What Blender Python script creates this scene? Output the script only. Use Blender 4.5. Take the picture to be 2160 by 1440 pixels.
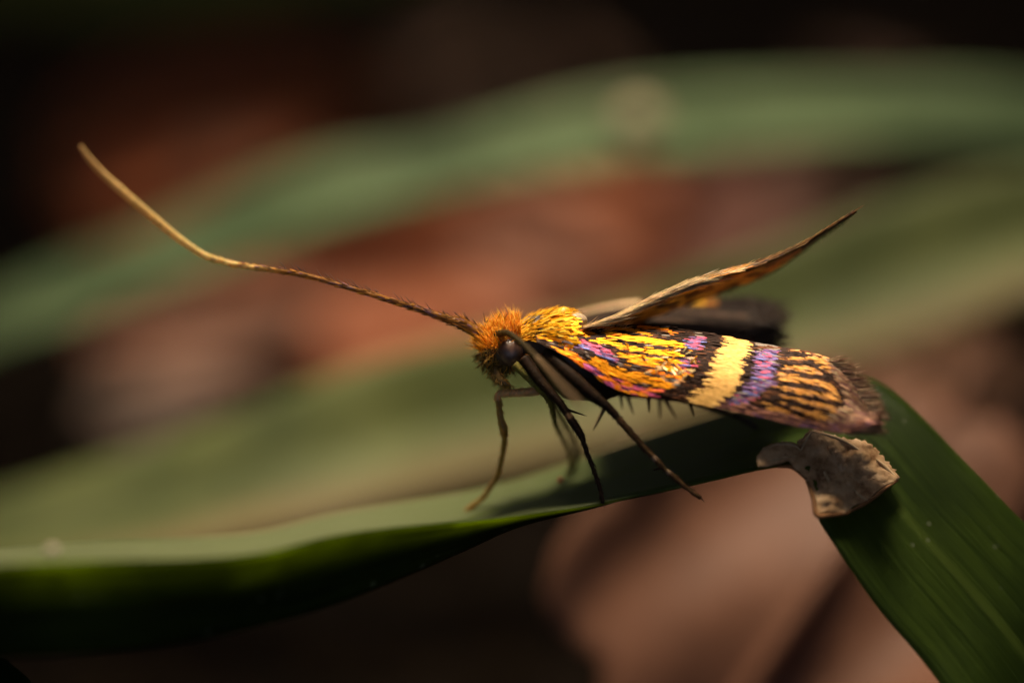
import bpy, math, random
import numpy as np
from mathutils import Vector, noise
random.seed(7)
rng = np.random.default_rng(7)
scene = bpy.context.scene
for o in list(bpy.data.objects):
    bpy.data.objects.remove(o)

# ------------------------------------------------------------------ camera, world, sun, exposure
MM = 0.001                                   # the scene is built in metres; sizes below are in millimetres
PITCH = math.radians(30)                     # the lens looks down on the grass by this much
DIST = 144.0                                 # lens to moth, mm
PXMM = 26.0 / 2160                           # the photograph spans 26 mm at the moth
FWD = Vector((0, math.cos(PITCH), -math.sin(PITCH)))
UPV = Vector((0, math.sin(PITCH), math.cos(PITCH)))
RGT = Vector((1, 0, 0))
CAM = -FWD * DIST
cd = bpy.data.cameras.new('camera')
cd.sensor_width = 36
cd.lens = 36 * DIST / 26.0
cd.clip_start = 0.004
cd.clip_end = 500
cd.dof.use_dof = True
cd.dof.focus_distance = DIST * MM
cd.dof.aperture_fstop = 15.5
cam = bpy.data.objects.new('camera', cd)
scene.collection.objects.link(cam)
cam.location = CAM * MM
cam.rotation_euler = (math.pi / 2 - PITCH, 0, 0)
scene.camera = cam

SUN = Vector((-0.06, 0.32, 1.0)).normalized()
world = bpy.data.worlds.new('World')
scene.world = world
world.use_nodes = True
wn = world.node_tree
bg = wn.nodes['Background']
sky = wn.nodes.new('ShaderNodeTexSky')
sky.sky_type = 'NISHITA'
sky.sun_disc = False
sky.dust_density = 9.0
sky.air_density = 0.45
sky.ozone_density = 0.3
sky.sun_elevation = math.asin(SUN.z)
sky.sun_rotation = math.atan2(SUN.x, SUN.y)
wn.links.new(sky.outputs[0], bg.inputs[0])
bg.inputs[1].default_value = 0.05
sd = bpy.data.lights.new('sun', 'SUN')
sd.energy = 1.5
sd.angle = math.radians(16)
sd.color = (1.0, 0.82, 0.57)
sun = bpy.data.objects.new('sun', sd)
scene.collection.objects.link(sun)
sun.rotation_euler = SUN.to_track_quat('Z', 'Y').to_euler()
sun.location = SUN * 3
vs = scene.view_settings
vs.view_transform = 'Standard'
vs.look = 'None'
vs.exposure = 2.38
vs.gamma = 1.0
vs.use_curve_mapping = False
scene.cycles.use_denoising = True
scene.cycles.max_bounces = 10
scene.cycles.transmission_bounces = 6
scene.cycles.transparent_max_bounces = 12
scene.cycles.seed = 3
scene.cycles.sample_clamp_indirect = 6.0

GROUND = -19.0                               # mm below the moth

# ------------------------------------------------------------------ helpers
def P(x, y, dz=0.0):
    """photo pixel + distance behind the moth's plane (mm) -> point in mm"""
    k = (DIST + dz) / DIST
    return CAM + FWD * (DIST + dz) + RGT * ((x - 1080) * PXMM * k) + UPV * ((720 - y) * PXMM * k)

def ground_dz(x, y, z):
    """how far behind the moth's plane the pixel's ray meets height z (mm)"""
    d = FWD * DIST + RGT * ((x - 1080) * PXMM) + UPV * ((720 - y) * PXMM)
    t = (z - CAM.z) / d.z
    return (t - 1) * DIST

def link(o, parent=None):
    scene.collection.objects.link(o)
    if parent is not None:
        o.parent = parent
        o.matrix_parent_inverse = parent.matrix_world.inverted()
    return o

def mesh_obj(name, verts, faces, material, parent=None, cols=None, smooth=True, uvs=None, origin=None):
    me = bpy.data.meshes.new(name)
    v = np.array([tuple(p) for p in verts], dtype=float) * MM
    if origin is None and parent is None:
        origin = v.mean(axis=0)
        origin[2] = v[:, 2].min()
    off = np.zeros(3) if origin is None else np.array(origin)
    me.from_pydata((v - off).tolist(), [], faces)
    if cols is not None:
        a = me.color_attributes.new('Col', 'FLOAT_COLOR', 'POINT')
        c = np.ones((len(verts), 4), dtype=np.float32)
        c[:, :3] = np.array(cols, dtype=np.float32)
        a.data.foreach_set('color', c.ravel())
    if uvs is not None:
        a = me.attributes.new('strip', 'FLOAT_VECTOR', 'POINT')
        c = np.zeros((len(verts), 3), dtype=np.float32)
        c[:, :2] = np.array(uvs, dtype=np.float32)
        a.data.foreach_set('vector', c.ravel())
    if smooth:
        me.shade_smooth()
    me.materials.append(material)
    me.update()
    o = bpy.data.objects.new(name, me)
    scene.collection.objects.link(o)
    o.location = off
    if parent is not None:
        o.parent = parent
        base, q = Vector((0, 0, 0)), parent
        while q is not None:
            base += q.location; q = q.parent
        o.location = Vector(off) - base
    return o

def tag(o, label=None, cat=None, group=None, kind=None):
    if label: o['label'] = label
    if cat: o['category'] = cat
    if group: o['group'] = group
    if kind: o['kind'] = kind
    return o

def spline(pts, n):
    """Catmull-Rom through rows of numbers, n samples, even in row length"""
    pts = np.array(pts, dtype=float)
    if len(pts) == 2:
        t = np.linspace(0, 1, n)[:, None]
        return pts[0] * (1 - t) + pts[1] * t
    ext = np.vstack([2 * pts[0] - pts[1], pts, 2 * pts[-1] - pts[-2]])
    dense = []
    for i in range(len(pts) - 1):
        p0, p1, p2, p3 = ext[i:i + 4]
        for t in np.linspace(0, 1, 24, endpoint=False):
            dense.append(.5 * ((2 * p1) + (-p0 + p2) * t + (2 * p0 - 5 * p1 + 4 * p2 - p3) * t * t + (-p0 + 3 * p1 - 3 * p2 + p3) * t ** 3))
    dense.append(pts[-1])
    dense = np.array(dense)
    d = np.concatenate([[0], np.cumsum(np.linalg.norm(np.diff(dense[:, :2], axis=0), axis=1))])
    s = np.linspace(0, d[-1], n)
    return np.array([np.interp(s, d, dense[:, k]) for k in range(dense.shape[1])]).T

def tube(rows, n, sides=10, ridges=0.0, step=0):
    """rows of (px, py, dz, radius in px) -> verts, faces of a closed tapered tube"""
    r = spline(rows, n)
    c = [P(a[0], a[1], a[2]) for a in r]
    V, F = [], []
    up = Vector((0, -1, .3)).normalized()
    for i in range(n):
        t = (c[min(i + 1, n - 1)] - c[max(i - 1, 0)]).normalized()
        s = t.cross(up).normalized()
        u = s.cross(t).normalized()
        rad = max(r[i][3], .4) * PXMM
        if step and r[i][3] < 8 + 4 * (ridges < .13) and (i % step) >= step - 1:
            rad *= 1 - ridges
        for k in range(sides):
            a = 2 * math.pi * k / sides
            V.append(c[i] + (s * math.cos(a) + u * math.sin(a)) * rad)
    for i in range(n - 1):
        for k in range(sides):
            k2 = (k + 1) % sides
            F.append((i * sides + k, i * sides + k2, (i + 1) * sides + k2, (i + 1) * sides + k))
    F.append(tuple(range(sides))[::-1])
    F.append(tuple((n - 1) * sides + k for k in range(sides)))
    return V, F, r

class Flakes:
    """collects scales (small curved flat leaves) and hairs (thin tapered spikes) with a colour each"""
    def __init__(s): s.V, s.F, s.C = [], [], []
    def scale(s, p, d, nrm, L, W, col, lift=.12, curl=.05):
        d = d.normalized()
        side = d.cross(nrm).normalized()
        n = side.cross(d).normalized()
        b = len(s.V)
        prof = ((0, .35, 0), (.3, .9, .35), (.7, 1.0, .8), (1.0, .55, 1.0))
        for (t, w, h) in prof:
            c = p + d * (L * t) + n * (L * lift * h)
            s.V += [c - side * (W * .5 * w) - n * (W * curl), c + n * (W * curl), c + side * (W * .5 * w) - n * (W * curl)]
        for i in range(3):
            for k in range(2):
                a = b + i * 3 + k
                s.F.append((a, a + 1, a + 4, a + 3))
        f = ((.72, .86, 1.0, 1.04))
        for q in f:
            for _ in range(3): s.C.append([min(1, ch * q) for ch in col])
    def hair(s, p, d, L, r, col, bend=None, segs=3):
        d = d.normalized()
        a = d.orthogonal().normalized()
        bt = d.cross(a)
        b = len(s.V)
        bend = bend or Vector((0, 0, 0))
        for i in range(segs):
            t = i / segs
            c = p + d * (L * t) + bend * (L * t * t)
            rr = r * (1 - t * .75)
            for k in range(3):
                an = 2.094 * k
                s.V.append(c + (a * math.cos(an) + bt * math.sin(an)) * rr); s.C.append(col)
        s.V.append(p + d * L + bend * L); s.C.append(col)
        for i in range(segs - 1):
            for k in range(3):
                k2 = (k + 1) % 3
                s.F.append((b + i * 3 + k, b + i * 3 + k2, b + (i + 1) * 3 + k2, b + (i + 1) * 3 + k))
        l = b + (segs - 1) * 3
        for k in range(3): s.F.append((l + k, l + (k + 1) % 3, b + segs * 3))
    def build(s, name, material, parent, kind='stuff'):
        o = mesh_obj(name, s.V, s.F, material, parent, cols=s.C)
        if kind: o['kind'] = kind
        return o

def vary(c, a=.15):
    k = 1 + random.uniform(-a, a)
    return [max(0, ch * k * (1 + random.uniform(-a * .4, a * .4))) for ch in c]

# ------------------------------------------------------------------ materials
def new_mat(name):
    m = bpy.data.materials.new(name)
    m.use_nodes = True
    nt = m.node_tree
    return m, nt, nt.nodes['Principled BSDF'], nt.nodes['Material Output']

def N(nt, t, **k):
    n = nt.nodes.new(t)
    for a, b in k.items(): setattr(n, a, b)
    return n

def ramp(nt, fac, stops):
    r = N(nt, 'ShaderNodeValToRGB')
    while len(r.color_ramp.elements) < len(stops): r.color_ramp.elements.new(.5)
    for e, (p, c) in zip(r.color_ramp.elements, stops):
        e.position = p; e.color = (*c, 1)
    nt.links.new(fac, r.inputs[0])
    return r.outputs[0]

def attr_mat(name, rough=.5, metallic=0.0, spec=.5, translucent=0.0, sheen=0.0, mottling=0.25, scale=4000.0):
    m, nt, b, out = new_mat(name)
    at = N(nt, 'ShaderNodeAttribute', attribute_name='Col')
    nz = N(nt, 'ShaderNodeTexNoise'); nz.inputs['Scale'].default_value = scale; nz.inputs['Detail'].default_value = 3
    tc = N(nt, 'ShaderNodeTexCoord'); nt.links.new(tc.outputs['Object'], nz.inputs['Vector'])
    mr = N(nt, 'ShaderNodeMapRange'); nt.links.new(nz.outputs['Fac'], mr.inputs[0])
    mr.inputs[1].default_value = .25; mr.inputs[2].default_value = .75
    mr.inputs[3].default_value = 1 - mottling; mr.inputs[4].default_value = 1 + mottling
    mx = N(nt, 'ShaderNodeVectorMath', operation='SCALE')
    nt.links.new(at.outputs['Color'], mx.inputs[0]); nt.links.new(mr.outputs[0], mx.inputs['Scale'])
    nt.links.new(mx.outputs[0], b.inputs['Base Color'])
    b.inputs['Roughness'].default_value = rough
    b.inputs['Metallic'].default_value = metallic
    b.inputs['Specular IOR Level'].default_value = spec
    if translucent:
        tr = N(nt, 'ShaderNodeBsdfTranslucent'); nt.links.new(mx.outputs[0], tr.inputs[0])
        ms = N(nt, 'ShaderNodeMixShader'); ms.inputs[0].default_value = translucent
        nt.links.new(b.outputs[0], ms.inputs[1]); nt.links.new(tr.outputs[0], ms.inputs[2])
        nt.links.new(ms.outputs[0], out.inputs[0])
    return m

M_SCALE = attr_mat('wing_scale_metal', .43, .42, .1, mottling=.22, scale=9000)
M_SOFT = attr_mat('far_wing_scale', .42, .1, .5, translucent=.6, mottling=.25, scale=9000)
M_DARKW = attr_mat('hindwing_scale', .7, 0, .12, mottling=.35, scale=4000)
M_HAIR = attr_mat('moth_hair', .45, 0, .4, translucent=.35, mottling=.15)
M_FRINGE = attr_mat('wing_fringe_hair', .5, 0, .3, translucent=.5, mottling=.15)
M_BODY = attr_mat('moth_cuticle', .42, 0, .4, mottling=.4, scale=5000)
M_ANT = attr_mat('antenna_cuticle', .4, 0, .4, translucent=.3, mottling=.25, scale=6000)
M_LEG = attr_mat('leg_cuticle', .6, 0, .1, mottling=.45, scale=6000)

def eye_mat():
    m, nt, b, out = new_mat('compound_eye')
    vo = N(nt, 'ShaderNodeTexVoronoi'); vo.inputs['Scale'].default_value = 65000
    tc = N(nt, 'ShaderNodeTexCoord'); nt.links.new(tc.outputs['Object'], vo.inputs['Vector'])
    nz = N(nt, 'ShaderNodeTexNoise'); nz.inputs['Scale'].default_value = 3500; nt.links.new(tc.outputs['Object'], nz.inputs['Vector'])
    nt.links.new(ramp(nt, nz.outputs['Fac'], [(.3, (.04, .02, .012)), (.7, (.16, .085, .06))]), b.inputs['Base Color'])
    bp = N(nt, 'ShaderNodeBump'); bp.inputs['Strength'].default_value = .25; bp.inputs['Distance'].default_value = 2e-5
    nt.links.new(vo.outputs['Distance'], bp.inputs['Height']); nt.links.new(bp.outputs[0], b.inputs['Normal'])
    b.inputs['Roughness'].default_value = .3
    b.inputs['Coat Weight'].default_value = .6
    b.inputs['Coat Roughness'].default_value = .12
    return m
M_EYE = eye_mat()

def blade_mat(name, lo, hi, streak, translucent=.3, trans_col=(.16, .26, .02), rough=.42, painted_sheen=None, margin=None, spec=.5, keel_fade=False):
    """green lamina: fine veins along the blade (attribute strip.y runs across), speckle, optional straw margin"""
    m, nt, b, out = new_mat(name)
    L = nt.links.new
    at = N(nt, 'ShaderNodeAttribute', attribute_name='strip')
    sp = N(nt, 'ShaderNodeSeparateXYZ'); L(at.outputs['Vector'], sp.inputs[0])
    st = N(nt, 'ShaderNodeMapping'); L(at.outputs['Vector'], st.inputs['Vector'])
    st.inputs['Scale'].default_value = (.3, 44, 1)
    nv = N(nt, 'ShaderNodeTexNoise'); nv.inputs['Scale'].default_value = 1.0; nv.inputs['Detail'].default_value = 4
    L(st.outputs[0], nv.inputs['Vector'])
    tc = N(nt, 'ShaderNodeTexCoord')
    nz = N(nt, 'ShaderNodeTexNoise'); nz.inputs['Scale'].default_value = 260; nz.inputs['Detail'].default_value = 5
    L(tc.outputs['Object'], nz.inputs['Vector'])
    c1 = ramp(nt, nv.outputs['Fac'], [(.33, lo), (.67, hi)])
    c2 = ramp(nt, nz.outputs['Fac'], [(.33, (.55, .6, .5)), (.7, (1.5, 1.4, 1.3))])
    mul = N(nt, 'ShaderNodeMix', data_type='RGBA', blend_type='MULTIPLY'); mul.inputs[0].default_value = 1
    L(c1, mul.inputs[6]); L(c2, mul.inputs[7])
    col = mul.outputs[2]
    if painted_sheen:                                   # lit sheen painted as a grey-green tone into the blade's left half
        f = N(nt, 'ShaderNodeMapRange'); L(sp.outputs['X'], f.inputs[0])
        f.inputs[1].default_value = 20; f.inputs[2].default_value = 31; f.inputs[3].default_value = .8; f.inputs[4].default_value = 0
        mx = N(nt, 'ShaderNodeMix', data_type='RGBA'); L(f.outputs[0], mx.inputs[0]); L(col, mx.inputs[6]); mx.inputs[7].default_value = (*painted_sheen, 1)
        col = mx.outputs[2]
    if streak:
        sub = N(nt, 'ShaderNodeMath', operation='SUBTRACT'); L(sp.outputs['Y'], sub.inputs[0]); sub.inputs[1].default_value = .5
        ab = N(nt, 'ShaderNodeMath', operation='ABSOLUTE'); L(sub.outputs[0], ab.inputs[0])
        f = N(nt, 'ShaderNodeMapRange'); L(ab.outputs[0], f.inputs[0])
        f.inputs[1].default_value = .012; f.inputs[2].default_value = .04; f.inputs[3].default_value = .75; f.inputs[4].default_value = 0
        mx = N(nt, 'ShaderNodeMix', data_type='RGBA'); L(f.outputs[0], mx.inputs[0]); L(col, mx.inputs[6]); mx.inputs[7].default_value = (*streak, 1)
        col = mx.outputs[2]
    if margin:
        f = N(nt, 'ShaderNodeMapRange'); 
        wob = N(nt, 'ShaderNodeTexNoise'); wob.inputs['Scale'].default_value = 90; L(tc.outputs['Object'], wob.inputs['Vector'])
        ad = N(nt, 'ShaderNodeMath', operation='MULTIPLY_ADD'); L(wob.outputs['Fac'], ad.inputs[0]); ad.inputs[1].default_value = -.3; L(sp.outputs['Y'], ad.inputs[2])
        L(ad.outputs[0], f.inputs[0])
        f.inputs[1].default_value = margin[1] - .1; f.inputs[2].default_value = margin[1] + .12; f.inputs[3].default_value = 1; f.inputs[4].default_value = 0
        mx = N(nt, 'ShaderNodeMix', data_type='RGBA'); L(f.outputs[0], mx.inputs[0]); L(col, mx.inputs[6]); mx.inputs[7].default_value = (*margin[0], 1)
        col = mx.outputs[2]
    # pale dust specks
    vo = N(nt, 'ShaderNodeTexVoronoi'); vo.inputs['Scale'].default_value = 2600; L(tc.outputs['Object'], vo.inputs['Vector'])
    sn = N(nt, 'ShaderNodeTexNoise'); sn.inputs['Scale'].default_value = 420; L(tc.outputs['Object'], sn.inputs['Vector'])
    lt = N(nt, 'ShaderNodeMapRange'); L(vo.outputs['Distance'], lt.inputs[0])
    lt.inputs[1].default_value = .12; lt.inputs[2].default_value = .26; lt.inputs[3].default_value = 1; lt.inputs[4].default_value = 0
    gt = N(nt, 'ShaderNodeMapRange'); L(sn.outputs['Fac'], gt.inputs[0])
    gt.inputs[1].default_value = .54; gt.inputs[2].default_value = .64; gt.inputs[3].default_value = 0; gt.inputs[4].default_value = .55
    mu = N(nt, 'ShaderNodeMath', operation='MULTIPLY'); L(lt.outputs[0], mu.inputs[0]); L(gt.outputs[0], mu.inputs[1])
    mx = N(nt, 'ShaderNodeMix', data_type='RGBA'); L(mu.outputs[0], mx.inputs[0]); L(col, mx.inputs[6]); mx.inputs[7].default_value = (.22, .24, .14, 1)
    col = mx.outputs[2]
    L(col, b.inputs['Base Color'])
    b.inputs['Roughness'].default_value = rough
    b.inputs['Specular IOR Level'].default_value = spec
    bp = N(nt, 'ShaderNodeBump'); bp.inputs['Strength'].default_value = .5; bp.inputs['Distance'].default_value = 4e-5
    L(nv.outputs['Fac'], bp.inputs['Height']); L(bp.outputs[0], b.inputs['Normal'])
    tr = N(nt, 'ShaderNodeBsdfTranslucent'); tr.inputs[0].default_value = (*trans_col, 1)
    ms = N(nt, 'ShaderNodeMixShader'); ms.inputs[0].default_value = translucent
    L(b.outputs[0], ms.inputs[1]); L(tr.outputs[0], ms.inputs[2]); L(ms.outputs[0], out.inputs[0])
    if keel_fade:                               # the tissue thickens towards the keel and lets less light through
        f = N(nt, 'ShaderNodeMapRange'); L(sp.outputs['Y'], f.inputs[0])
        f.inputs[1].default_value = .13; f.inputs[2].default_value = .29; f.inputs[3].default_value = .0; f.inputs[4].default_value = translucent
        bl = N(nt, 'ShaderNodeTexNoise'); bl.inputs['Scale'].default_value = 420; bl.inputs['Detail'].default_value = 3; L(tc.outputs['Object'], bl.inputs['Vector'])
        fb = N(nt, 'ShaderNodeMapRange'); L(bl.outputs['Fac'], fb.inputs[0]); fb.inputs[1].default_value = .38; fb.inputs[2].default_value = .6; fb.inputs[3].default_value = .55; fb.inputs[4].default_value = 1
        mm = N(nt, 'ShaderNodeMath', operation='MULTIPLY'); L(f.outputs[0], mm.inputs[0]); L(fb.outputs[0], mm.inputs[1])
        m2 = N(nt, 'ShaderNodeMath', operation='MULTIPLY'); L(mm.outputs[0], m2.inputs[0])
        fv = N(nt, 'ShaderNodeMapRange'); L(nv.outputs['Fac'], fv.inputs[0]); fv.inputs[1].default_value = .3; fv.inputs[2].default_value = .7; fv.inputs[3].default_value = .6; fv.inputs[4].default_value = 1.2
        L(fv.outputs[0], m2.inputs[1]); L(m2.outputs[0], ms.inputs[0])
    return m

M_STAND = blade_mat('standing_blade_lamina', (.013, .028, .003), (.036, .062, .008), (.06, .09, .013), .35, (.34, .44, .012), .55, painted_sheen=(.17, .19, .095), spec=.12)
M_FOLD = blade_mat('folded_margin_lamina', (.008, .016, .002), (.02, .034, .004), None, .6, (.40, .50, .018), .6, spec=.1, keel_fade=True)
M_UPPER = blade_mat('upper_blade_lamina', (.078, .122, .062), (.13, .185, .098), None, .25, spec=.2, rough=.6)
M_MID = blade_mat('middle_blade_lamina', (.064, .084, .026), (.108, .126, .044), None, .3, spec=.2, rough=.6, margin=((.16, .12, .05), .10))
M_DIM = blade_mat('dim_blade_lamina', (.007, .011, .001), (.013, .017, .002), None, .3, spec=.05, rough=.8)
M_TIP = blade_mat('grass_tip_lamina', (.005, .012, .001), (.010, .020, .002), None, .15, spec=.03, rough=.8)

def simple_mat(name, stops, scale, rough=.8, bump=.4, dist=3e-4, translucent=0.0, detail=6, spec=.25):
    m, nt, b, out = new_mat(name)
    L = nt.links.new
    tc = N(nt, 'ShaderNodeTexCoord')
    nz = N(nt, 'ShaderNodeTexNoise'); nz.inputs['Scale'].default_value = scale; nz.inputs['Detail'].default_value = detail; nz.inputs['Roughness'].default_value = .65
    L(tc.outputs['Object'], nz.inputs['Vector'])
    c = ramp(nt, nz.outputs['Fac'], stops)
    L(c, b.inputs['Base Color'])
    b.inputs['Roughness'].default_value = rough
    b.inputs['Specular IOR Level'].default_value = spec
    bp = N(nt, 'ShaderNodeBump'); bp.inputs['Strength'].default_value = bump; bp.inputs['Distance'].default_value = dist
    L(nz.outputs['Fac'], bp.inputs['Height']); L(bp.outputs[0], b.inputs['Normal'])
    if translucent:
        tr = N(nt, 'ShaderNodeBsdfTranslucent'); L(c, tr.inputs[0])
        ms = N(nt, 'ShaderNodeMixShader'); ms.inputs[0].default_value = translucent
        L(b.outputs[0], ms.inputs[1]); L(tr.outputs[0], ms.inputs[2]); L(ms.outputs[0], out.inputs[0])
    return m

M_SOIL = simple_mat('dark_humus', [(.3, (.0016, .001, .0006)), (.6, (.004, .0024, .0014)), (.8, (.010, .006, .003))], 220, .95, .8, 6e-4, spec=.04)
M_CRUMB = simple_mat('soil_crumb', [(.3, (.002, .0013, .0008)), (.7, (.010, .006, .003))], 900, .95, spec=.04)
M_PAPER = simple_mat('dried_papery_blade', [(.34, (.24, .115, .045)), (.5, (.54, .34, .175)), (.7, (.74, .54, .33))], 1700, .55, .6, 8e-5, .4)
M_FIBRE = simple_mat('dried_fibre', [(.3, (.40, .27, .14)), (.7, (.66, .49, .30))], 3000, .5, .3, 3e-5, .2)

# ------------------------------------------------------------------ ground
def build_ground():
    xs = np.concatenate([-np.geomspace(60000, 130, 14), np.linspace(-120, 120, 121), np.geomspace(130, 60000, 14)])
    n = len(xs)
    V, F = [], []
    for y in xs:
        for x in xs:
            r = math.hypot(x, y)
            z = 0.0
            if r < 400:
                z = 2.2 * noise.noise(Vector((x / 17, y / 17, 1.3))) + .9 * noise.noise(Vector((x / 5, y / 5, 4.1)))
            z += 25 * (noise.noise(Vector((x / 900, y / 900, 7))) ) * min(1, r / 2000)
            V.append((x, y + 40, GROUND - 1.5 + z))
    for j in range(n - 1):
        for i in range(n - 1):
            a = j * n + i
            F.append((a, a + 1, a + n + 1, a + n))
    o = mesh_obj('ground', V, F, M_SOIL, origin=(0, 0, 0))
    o['kind'] = 'structure'
    # crumbs of humus, too many to count
    ico = [Vector(v) for v in ((0, 0, 1), (.9, 0, .1), (.2, .9, 0), (-.8, .4, .1), (-.5, -.8, 0), (.4, -.8, .1), (0, 0, -.6))]
    tri = [(0, 1, 2), (0, 2, 3), (0, 3, 4), (0, 4, 5), (0, 5, 1), (6, 2, 1), (6, 3, 2), (6, 4, 3), (6, 5, 4), (6, 1, 5)]
    V, F = [], []
    for _ in range(2600):
        x, y = random.gauss(0, 45), 30 + random.gauss(0, 40)
        s = random.uniform(.3, 1.3)
        z = GROUND - 1.5 + 2.2 * noise.noise(Vector((x / 17, (y - 40) / 17, 1.3))) + .9 * noise.noise(Vector((x / 5, (y - 40) / 5, 4.1)))
        b = len(V)
        for v in ico:
            V.append(Vector((x, y, z + s * .2)) + Vector((v.x * random.uniform(.7, 1.3), v.y * random.uniform(.7, 1.3), v.z * random.uniform(.6, 1.1))) * s)
        F += [tuple(b + k for k in t) for t in tri]
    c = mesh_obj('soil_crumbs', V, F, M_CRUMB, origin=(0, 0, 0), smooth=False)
    tag(c, 'dark crumbs of humus lying over the shaded soil', 'soil crumbs', kind='stuff')
build_ground()

# ------------------------------------------------------------------ unseen shrub added to darken the surroundings and leave a light pool
HOLES = [(-4.0, 0.0, 20.0, 11.0), (-0.5, 24.0, 11.5, 18.0)]
def HOLE(x, y, pad):
    """light pool shaped by a gap in the added crown through which light reaches the moth (mm, along the sun to the moth's height)"""
    return any(((x - cx) / (rx + pad)) ** 2 + ((y - cy) / (ry + pad)) ** 2 < 1 for cx, cy, rx, ry in HOLES)
def build_shade_shrub():
    rs = random.Random(11)
    root = bpy.data.objects.new('added_shade_shrub', None)
    root.location = (-.16, .22, GROUND * MM)
    scene.collection.objects.link(root)
    tag(root, 'unseen low shrub added round the moth to shade the soil and shape the light', 'shrub')
    m_bark = simple_mat('shade_shrub_bark', [(.3, (.03, .02, .013)), (.7, (.10, .075, .05))], 250, .9, .7, 8e-4)
    m_crown = simple_mat('shade_shrub_leaf', [(.3, (.02, .035, .008)), (.7, (.05, .07, .014))], 60, .6, .1, 1e-4, .15, spec=.15)
    for k in range(14):
        V, F = [], []
        a = k / 14 * 6.283 + .2
        b0 = Vector((math.cos(a) * 190, 60 + math.sin(a) * 190, GROUND - 3))
        b1 = Vector((math.cos(a + .3) * 250, 60 + math.sin(a + .3) * 250, 130 + 20 * math.sin(k * 2.3)))
        if b0.y < -60 and abs(b0.x) < 130: continue
        for i in range(11):
            t = i / 10
            c = b0.lerp(b1, t) + Vector((noise.noise(Vector((t * 3, k, 0))), noise.noise(Vector((t * 3, k, 5))), 0)) * 14 * t
            r = 2.6 * (1 - t) + .7 * t
            for q in range(8): V.append(c + Vector((math.cos(q * .785), math.sin(q * .785), 0)) * r)
        for i in range(10):
            for q in range(8): F.append((i * 8 + q, i * 8 + (q + 1) % 8, i * 8 + 8 + (q + 1) % 8, i * 8 + 8 + q))
        mesh_obj('shade_stem', V, F, m_bark, root)
    V, F = [], []
    n = 0
    while n < 9000:
        a = rs.uniform(0, 6.283); R = 480 * math.sqrt(rs.random())
        z = 150 - 150 * (R / 480) ** 2 + rs.uniform(-25, 30)
        c = Vector((math.cos(a) * R, 40 + math.sin(a) * R, z))
        L = rs.uniform(18, 30); W = L * .6
        if c.y < 10 and abs(c.x) < 170 and c.z < 118: continue          # open side, where the photographer kneels
        if c.z < GROUND + 8 or (c - Vector((0, 30, 0))).length < 85: continue
        g = c - SUN * (c.z / SUN.z)
        if HOLE(g.x, g.y, L * .45): continue
        n += 1
        d = Vector((rs.gauss(0, 1), rs.gauss(0, 1), rs.gauss(-.2, .3))).normalized()
        nn = Vector((rs.gauss(0, .4), rs.gauss(0, .4), 1)).normalized()
        s1 = d.cross(nn).normalized(); nn = s1.cross(d)
        b = len(V)
        for (t, w, h) in ((-.5, 0, 0), (-.2, .46, .05), (.15, .5, .05), (.5, 0, -.08)):
            if w == 0: V.append(c + d * (L * t) + nn * (L * h))
            else:
                V.append(c + d * (L * t) - s1 * (W * w) + nn * (L * h))
                V.append(c + d * (L * t) + s1 * (W * w) + nn * (L * h))
        F += [(b, b + 1, b + 2), (b + 1, b + 3, b + 4, b + 2), (b + 3, b + 5, b + 4)]
    o = mesh_obj('shade_crown', V, F, m_crown, root, smooth=False)
    o['kind'] = 'stuff'
build_shade_shrub()

# ------------------------------------------------------------------ dead leaves
def leaf_mat(name, c):
    lo = [ch * .55 for ch in c]; hi = [min(.9, ch * 1.35) for ch in c]
    return simple_mat(name, [(.3, lo), (.5, c), (.75, hi)], 190, .6, .6, 2e-4, .12)

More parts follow.
